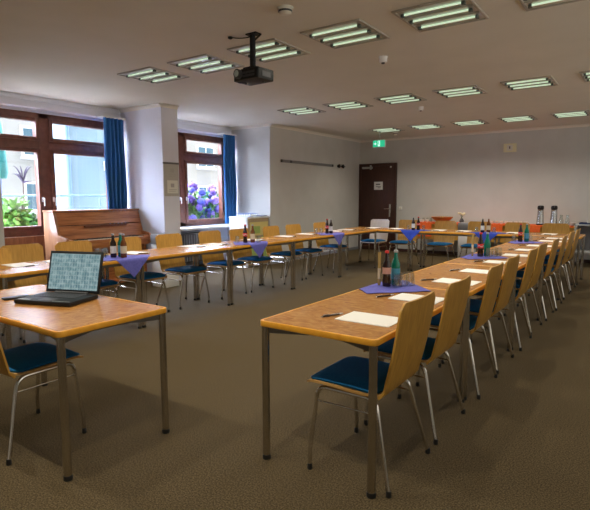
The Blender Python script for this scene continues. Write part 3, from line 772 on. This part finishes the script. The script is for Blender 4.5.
# ------------------------------------------------------------------ sideboard along far wall
SB = [-3.97, -2.88, -1.79]
for k, x in enumerate(SB):
    o = tag(empty('sideboard_table', (x, 11.52, 0)), 'wooden sideboard table with front panel along the far wall, the ' + ['left', 'middle', 'right'][k] + ' one', 'table', 'sideboard tables')
    MB().box(-.54, .54, -.33, .33, .74, .775).build('tabletop', M['edge'], o, bevel=.004)
    MB().box(-.52, .52, -.31, -.29, .40, .74).build('front_panel', M['ply'], o)
    for sx in (-1, 1):
        for sy in (-1, 1):
            g = MB().lathe([(.018, .015), (.018, .74)], (sx * .50, sy * .30 if sy > 0 else -.27, 0), 12).build('leg', M['legmetal'], o)
            MB().lathe([(.02, 0), (.02, .02)], (sx * .50, sy * .30 if sy > 0 else -.27, 0), 12).build('foot', M['rubber'], g)
rn = MB(); grid = []
for i in range(3):
    grid.append([(-4.50 + 3.22 * j / 40, 11.20 + .55 * i / 2, .7775 + .001 * math.sin(j)) for j in range(41)])
rn.sheet(grid, .0015)
rn.box(-4.50, -1.28, 11.176, 11.186, .752, .779).box(-4.50, -1.28, 11.176, 11.21, .7765, .779)
for a, b, zb in ((-4.42, -4.10, .46), (-2.88, -2.58, .56), (-2.12, -1.86, .64)):
    g2 = []
    for i in range(5):
        g2.append([(a + (b - a) * j / 16, 11.172 - .006 * math.sin(j * 1.3) * (1 - i / 4), zb + (.779 - zb) * i / 4) for j in range(17)])
    rn.sheet(g2, .002)
tag(rn.build('table_runner', M['orange'], smooth=60), 'orange cloth runner over the sideboard with three hanging flaps', 'cloth')

ZS = .7795
# wicker bowl with fruit
o = tag(empty('fruit_bowl', (-3.95, 11.42, ZS)), 'wide reddish wicker bowl on the orange runner', 'bowl')
MB().lathe([(.07, 0), (.10, .012), (.17, .06), (.24, .125), (.25, .125), (.175, .05), (.09, .01), (.01, .008)], n=28).build('bowl', M['bowl'], o)
for i, (x, y, m, w) in enumerate(((-.07, 0, 'fruitR', 'left'), (.07, -.02, 'fruitR', 'right'), (0, .05, 'fruitY', 'rear'), (.0, -.08, 'fruitY', 'front'))):
    q = tag(empty('apple', (-3.95 + x, 11.42 + y, ZS + .055)), ('red apple' if m == 'fruitR' else 'yellow apple') + ' in the wicker bowl, the ' + w + ' one', 'apple', 'apples in the wicker bowl')
    MB().lathe([(.012, .004), (.028, 0), (.04, .018), (.042, .04), (.034, .06), (.016, .068), (.003, .062)], n=16).build('flesh', M[m], q)
    MB().tube([(0, 0, .062), (.004, 0, .085)], .002, 6).build('stem', M['doorwood'], q)
# insulated jugs
for i, x in enumerate((-1.91, -1.66)):
    o = tag(empty('insulated_jug', (x, 11.42, ZS), -1.25), 'tall steel coffee jug with black lid, the ' + ['left', 'right'][i] + ' of the pair', 'jug', 'steel coffee jugs'); o.scale = (1.1, 1.1, 1.12)
    MB().lathe([(.062, 0), (.066, .006), (.066, .02), (.063, .03), (.052, .24), (.048, .28), (.05, .285)], n=22).build('body', M['steel'], o)
    MB().lathe([(.066, 0), (.068, .004), (.068, .02), (.064, .022)], n=22).build('base_ring', M['black'], o)
    MB().lathe([(.05, .28), (.056, .29), (.056, .33), (.045, .35), (.02, .355)], n=22).build('lid', M['black'], o)
    MB().box(.04, .10, -.012, .012, .31, .34).build('spout', M['black'], o, bevel=.004)
    MB().tube([(-.05, 0, .32), (-.085, 0, .32), (-.11, 0, .28), (-.115, 0, .16), (-.10, 0, .08), (-.055, 0, .06)], .010, 8).build('handle', M['black'], o)
# glass carafes
for i, x in enumerate((-1.52, -1.41)):
    o = tag(empty('glass_carafe', (x, 11.38, ZS)), 'clear glass carafe right of the steel jugs, the ' + ['left', 'right'][i] + ' one', 'carafe', 'glass carafes')
    MB().lathe([(.035, 0), (.045, .005), (.046, .10), (.030, .15), (.026, .19), (.034, .215), (.031, .214), (.023, .19), (.027, .15), (.042, .10), (.041, .008), (.002, .006)], n=20).build('body', M['glassware'], o)
# cups and saucers
cup_prof = [(.02, 0), (.024, .004), (.034, .03), (.038, .062), (.036, .062), (.032, .03), (.02, .007), (.001, .006)]
def make_cup():
    t = empty('coffee_cup')
    MB().lathe(cup_prof, n=16).build('bowl', M['porcelain'], t)
    MB().tube([(.034, 0, .05), (.055, 0, .05), (.06, 0, .035), (.05, 0, .018), (.03, 0, .018)], .0035, 6).build('handle', M['porcelain'], t)
    return t
cup0 = make_cup(); cu = [False]
def cup(x, y, z, lab):
    o = copy_tree(cup0) if cu[0] else cup0; cu[0] = True
    o.location = (x, y, z); o.rotation_euler.z = random.uniform(0, 6); tag(o, lab, 'cup', 'coffee cups on the sideboard')
cn = ['leftmost', 'second from the left', 'third from the left', 'fourth from the left', 'fifth from the left', 'sixth from the left', 'seventh from the left', 'rightmost']
for i in range(8): cup(-2.86 + i * .095, 11.44 + .03 * (i % 2), ZS, 'pale coffee cup in the middle of the sideboard, ' + cn[i])
for i in range(3): cup(-4.46 + .10 * i, 11.30, ZS, 'pale coffee cup at the left end of the sideboard, ' + ['left one', 'middle one', 'right one'][i])
for i in range(4):
    o = tag(MB().lathe([(.03, 0), (.035, .003), (.07, .012), (.072, .015), (.03, .007), (.001, .006)], n=20).build('saucer', M['porcelain']), 'pale saucer in the stack right of the carafes, ' + ['bottom one', 'second from below', 'third from below', 'top one'][i], 'saucer', 'stacked saucers')
    o.location = (-1.29, 11.36, ZS + i * .0155)
for i in range(3):
    o = copy_tree(gl0); o.location = (-4.44 + i * .09, 11.55, ZS); tag(o, 'clear upturned tumbler on the sideboard beside the wicker bowl, ' + ['left one', 'middle one', 'right one'][i], 'glass', 'tumblers on the sideboard')
# small plant / lamp pot
o = tag(empty('flower_vase', (-3.50, 11.40, ZS)), 'small dark vase with pale yellow flowers beside the wicker bowl', 'vase')
MB().lathe([(.03, 0), (.045, .01), (.05, .05), (.03, .09), (.034, .10), (.028, .1), (.02, .08)], n=18).build('vase', M['darkgrey'], o)
rs = random.Random(3)
for k in range(6):
    a = k * 1.05; r = .05 + .02 * (k % 2)
    e = (r * math.cos(a), r * math.sin(a) * .8, .18 + .05 * rs.random())
    st_ = MB().tube(bez((0, 0, .05), (0, 0, .15), e, 6), .0025, 6).build('stem', M['leaf'], o)
    MB().lathe([(.004, -.02), (.022, -.008), (.03, .006), (.02, .018), (.004, .022)], e, 10).build('flower', M['bulb'], st_)
# trolley at the far right
o = tag(empty('serving_trolley', (-.98, 11.30, 0)), 'grey metal trolley at the right end of the sideboard', 'trolley')
for nm, z in (('top_shelf', .80), ('lower_shelf', .28)):
    MB().box(-.26, .26, -.22, .22, z, z + .025).build(nm, M['lightgrey'], o, bevel=.004)
for sx in (-1, 1):
    for sy in (-1, 1):
        g = MB().box(sx * .245 - .015, sx * .245 + .015, sy * .205 - .015, sy * .205 + .015, .06, .80).build('leg', M['lightgrey'], o)
        MB().tube([(sx * .245 - .012, sy * .205, .03), (sx * .245 + .012, sy * .205, .03)], .03, 14).build('castor', M['rubber'], g)
MB().box(-.25, .25, .19, .2, .30, .8).build('rear_panel', M['grey'], o)
o = tag(empty('serving_tray', (-.98, 11.26, .825)), 'navy blue tray on top of the grey trolley', 'tray')
MB().ring(rrect(-.2, .2, -.15, .15, .03), rrect(-.185, .185, -.135, .135, .025), 0, .03).build('rim', M['navy'], o)
MB().prism(rrect(-.19, .19, -.14, .14, .03), 0, .008).build('base', M['navy'], o)
for i in range(2): cup(-1.02 + .12 * i, 11.22, .8335, 'white cup on the navy tray, ' + ['left one', 'right one'][i])

# ------------------------------------------------------------------ outside
struct('outdoor_ground', MB().box(-60, -7.9, -30, 60, -3.2, -3.0), M['earth'], label='courtyard ground outside')
b = tag(empty('apartment_building', (-17, 10, 0)), 'cream rendered building with blue-glazed windows seen across the courtyard', 'building')
MB().box(-4, 0, -14, 16, -3, 4.6).build('facade', M['facade'], b)
for zz in (-.9, .9, 2.7):
    for yy in (-11.2, -8.6, -6.0, -3.4, -.8, 1.8, 4.4, 7.0, 9.6):
        w = MB().box(-.02, .05, yy - .55, yy + .55, zz, zz + 1.).build('window', M['balcony'], b)
        MB().box(.05, .06, yy - .47, yy - .03, zz + .08, zz + .92).box(.05, .06, yy + .03, yy + .47, zz + .08, zz + .92).build('pane', M['fglass'], w)
        MB().box(0, .15, yy - .6, yy + .6, zz - .08, zz).build('window_sill', M['lightgrey'], w)
b = tag(empty('side_wing', (-11.5, 0, 0)), 'pale blue rendered house wing right outside the piano window', 'building')
MB().box(-.8, 0, 6.95, 9.1, -3, 4.2).build('facade', M['wing'], b)
MB().box(0, .55, 7.9, 9.1, 2.05, 2.28).build('balcony_slab', M['balcony'], b, bevel=.01)
MB().box(0, .04, 8.2, 8.9, .4, 1.1).build('window', M['fglass'], b)
MB().tube([(.07, 6.90, -3), (.07, 6.90, 4.2)], .06, 12).build('downpipe', M['pipe'], b)
# balcony in front of windows
struct('balcony_ledge', MB().box(-9.0, -7.72, 2.2, 8.9, .30, .42), M['balcony'], label='concrete planter ledge outside the windows')
def planter(y0, y1, lab, x=-8.25):
    o = tag(empty('planter', (x, (y0 + y1) / 2, .42)), lab, 'planter')
    h = (y1 - y0) / 2
    MB().ring(rrect(-.15, .15, -h, h, .02), rrect(-.13, .13, -h + .02, h - .02, .015), 0, .26).build('box', M['terracotta'], o)
    MB().prism(rrect(-.13, .13, -h + .02, h - .02, .015), 0, .22).build('soil', M['doorwood'], o)
def leaves(mb, c, rad, n, size, rs, droop=.2):
    for _ in range(n):
        a = rs.uniform(0, 2 * PI); u = rs.uniform(-1, 1); r = rad[0] * rs.random() ** .4
        p = Vector((c[0] + r * math.cos(a) * math.sqrt(1 - u * u), c[1] + rad[1] / rad[0] * r * math.sin(a) * math.sqrt(1 - u * u), c[2] + rad[2] / rad[0] * r * u))
        d = Vector((rs.uniform(-1, 1), rs.uniform(-1, 1), rs.uniform(-.4, .9))).normalized()
        s_ = d.cross(Vector((rs.uniform(-1, 1), rs.uniform(-1, 1), rs.uniform(-1, 1)))).normalized() * size * .35
        n_ = d.cross(s_).normalized() * size * .08
        L = size * rs.uniform(.7, 1.3)
        mb.add([p, p + d * L * .5 + s_ + n_, p + d * L, p + d * L * .5 - s_ + n_, p + d * L * .5 - n_], [(0, 1, 4), (1, 2, 4), (2, 3, 4), (3, 0, 4)])
    return mb
def head(mb, c, r, rs):
    for _ in range(70):
        v = Vector((rs.gauss(0, 1), rs.gauss(0, 1), rs.gauss(0, 1))).normalized()
        p = Vector(c) + v * r * rs.uniform(.8, 1.)
        a = v.cross(Vector((.3, .5, .8))).normalized() * r * .3; b_ = v.cross(a).normalized() * r * .3
        mb.add([p - a, p + b_, p + a, p - b_, p + v * r * .08], [(0, 1, 4), (1, 2, 4), (2, 3, 4), (3, 0, 4)])
    mb.lathe([(r * .3, -r * .75), (r * .75, -r * .3), (r * .8, r * .2), (r * .5, r * .65), (r * .1, r * .8)], c, 10)
    return mb
planter(6.4, 8.7, 'long terracotta planter under the hydrangeas outside the second window')
rs = random.Random(11)
for i, yy in enumerate((7.15, 7.75, 8.35)):
    o = tag(empty('hydrangea', (-8.25, yy, .64)), 'violet-blue flowering hydrangea outside the second window, ' + ['left', 'middle', 'right'][i] + ' plant', 'plant', 'hydrangeas outside')
    MB().tube([(0, 0, 0), (.02, .02, .3)], .015, 8).build('stem', M['doorwood'], o)
    leaves(MB(), (0, 0, .42), (.30, .30, .42), 520, .14, rs).build('foliage', M['leaf'] if i != 1 else M['leafL'], o)
    for k in range(13):
        c = (rs.uniform(.05, .32), rs.uniform(-.27, .27), rs.uniform(.25, .98))
        head(MB(), c, rs.uniform(.065, .10), rs).build('flower_head', M['petalV'] if (k + i) % 3 else M['petalB'], o)
planter(3.4, 5.0, 'short terracotta planter outside the piano window')
o = tag(empty('potted_shrub', (-8.25, 4.15, .64)), 'light green leafy shrub outside the left pane of the piano window', 'plant')
MB().tube([(0, 0, 0), (0, .02, .6)], .018, 8).build('stem', M['doorwood'], o)
leaves(MB(), (0, -.10, .30), (.16, .20, .40), 330, .15, rs).build('foliage', M['leafL'], o)
leaves(MB(), (0, .06, .22), (.13, .24, .26), 160, .14, rs).build('foliage', M['leaf'], o)
o = tag(empty('geranium', (-8.2, 4.6, .64)), 'pink flowering geranium beside the light green shrub outside', 'plant')
MB().tube([(0, 0, 0), (0, .0, .2)], .01, 8).build('stem', M['leaf'], o)
leaves(MB(), (0, 0, .16), (.14, .28, .2), 200, .10, rs).build('foliage', M['leaf'], o)
for k in range(7): head(MB(), (rs.uniform(0, .12), rs.uniform(-.25, .25), rs.uniform(.15, .42)), .04, rs).build('flower_head', M['petalP'], o)
o = tag(empty('spiky_plant', (-8.35, 4.25, .64)), 'dark purple spiky-leaved plant rising above the light green shrub outside', 'plant')
MB().tube([(0, 0, 0), (0, 0, 1.0)], .012, 8).build('stem', M['doorwood'], o)
q = MB()
for k in range(12):
    a = k * 2.4; e = Vector((.12 * math.cos(a), .16 * math.sin(a), .98 + .12 * (k % 3)))
    q.tube(bez((0, 0, .95), (e.x * .4, e.y * .4, e.z + .02), e, 6), [.004, .010, .013, .011, .008, .005, .001], 6)
q.build('leaf_crown', M['leafD'], o)
# railing and parasol outside
o = tag(empty('balcony_railing', (-8.95, 0, .42)), 'thin blue-grey metal railing behind the outdoor planters', 'railing')
q = MB().tube([(0, 2.3, .98), (0, 8.8, .98)], .018, 8).build('handrail', M['fglass'], o)
for k in range(8): MB().tube([(0, 2.35 + k * .92, 0), (0, 2.35 + k * .92, .98)], .014, 8).build('post', M['fglass'], o)
for z in (.25, .5, .75): MB().tube([(0, 2.3, z), (0, 8.8, z)], .006, 6).build('rail_wire', M['fglass'], o)
o = tag(empty('folded_parasol', (-8.6, 4.03, .42)), 'folded teal parasol on a blue pole at the left window edge', 'parasol')
MB().tube([(0, 0, 0), (0, -.02, 1.3)], .022, 10).build('pole', M['pipe'], o)
MB().lathe([(.10, 1.25), (.13, 1.35), (.11, 1.8), (.06, 2.2), (.02, 2.5), (.01, 2.55)], (0, -.02, 0), 14).build('canopy', M['teal'], o)

# ------------------------------------------------------------------ light
lt_ = D.lights.new('lamp_light', 'SPOT'); lt_.energy = 37; lt_.color = (1., .92, .77); lt_.spot_size = math.radians(150); lt_.spot_blend = 1.; lt_.shadow_soft_size = 0.
for o in [o for o in C.objects if o.get('category') == 'lamp']:
    p = D.objects.new('lamp_light', lt_); C.objects.link(p); p.location = o.location + Vector((.29, .29, -.03))
w = D.worlds.new('World'); sc.world = w; w.use_nodes = True
nt = w.node_tree; bg = nt.nodes['Background']; bg.inputs[1].default_value = 1.
tc = nt.nodes.new('ShaderNodeTexCoord'); sx = nt.nodes.new('ShaderNodeSeparateXYZ'); cr = nt.nodes.new('ShaderNodeValToRGB')
mr = nt.nodes.new('ShaderNodeMapRange'); mr.inputs[1].default_value = -1; mr.inputs[2].default_value = 1
nt.links.new(tc.outputs['Generated'], sx.inputs[0]); nt.links.new(sx.outputs[0], mr.inputs[0]); nt.links.new(mr.outputs[0], cr.inputs[0])
e = cr.color_ramp.elements; e[0].position = .3; e[0].color = (9.2, 10.2, 12.8, 1); e[1].position = .75; e[1].color = (.36, .33, .28, 1)   # cool open sky to the west, warm hazy sky round the sun
mz = nt.nodes.new('ShaderNodeMapRange'); mz.inputs[1].default_value = -.06; mz.inputs[2].default_value = .03
mx = nt.nodes.new('ShaderNodeMix'); mx.data_type = 'RGBA'; mx.inputs[6].default_value = (1.1, 1.02, .88, 1)     # warm brightness below the horizon, added to light the ceiling
nt.links.new(sx.outputs[2], mz.inputs[0]); nt.links.new(mz.outputs[0], mx.inputs[0]); nt.links.new(cr.outputs[0], mx.inputs[7]); nt.links.new(mx.outputs[2], bg.inputs[0])
bg.inputs[1].default_value = 2.2
sun = D.lights.new('sun', 'SUN'); sun.energy = .5; sun.angle = .3; sun.color = (1, .95, .85)
so = D.objects.new('sun', sun); C.objects.link(so)
so.rotation_euler = Vector((-.75, .25, -.62)).to_track_quat('-Z', 'Y').to_euler()
for (xp, ya, yb) in [(-7.66, 2.98, 5.38), (-7.66, 5.75, 8.1)] + [(XR + .19, a, b) for a, b in WR]:
    p = D.lights.new('window_portal', 'AREA'); p.shape = 'RECTANGLE'; p.size = 1.8; p.size_y = yb - ya
    po = D.objects.new('window_portal', p); C.objects.link(po); po.location = (xp, (ya + yb) / 2, 1.7)
    po.rotation_euler = (0, -PI / 2 if xp < 0 else PI / 2, 0); p.cycles.is_portal = True

# ------------------------------------------------------------------ camera
f_px, yaw, pitch, roll, hh = 509.291, .614, .113, -.003, 1.358
cy_, sy_, cp, sp = math.cos(yaw), math.sin(yaw), math.cos(pitch), math.sin(pitch)
fwd = Vector((-sy_ * cp, cy_ * cp, -sp)); right = Vector((cy_, sy_, 0)); up = right.cross(fwd)
R_ = right * math.cos(roll) + up * math.sin(roll); U_ = up * math.cos(roll) - right * math.sin(roll)
cam = D.cameras.new('camera'); co = D.objects.new('camera', cam); C.objects.link(co)
m = Matrix((R_, U_, -fwd)).transposed().to_4x4(); m.translation = (0, 0, hh); co.matrix_world = m
cam.sensor_fit = 'HORIZONTAL'; cam.sensor_width = 36; cam.lens = 36 * f_px / 590; cam.clip_end = 200
sc.camera = co
sc.view_settings.view_transform = 'Standard'; sc.view_settings.look = 'None'; sc.view_settings.exposure = .62; sc.view_settings.gamma = 1
sc.view_settings.use_curve_mapping = False
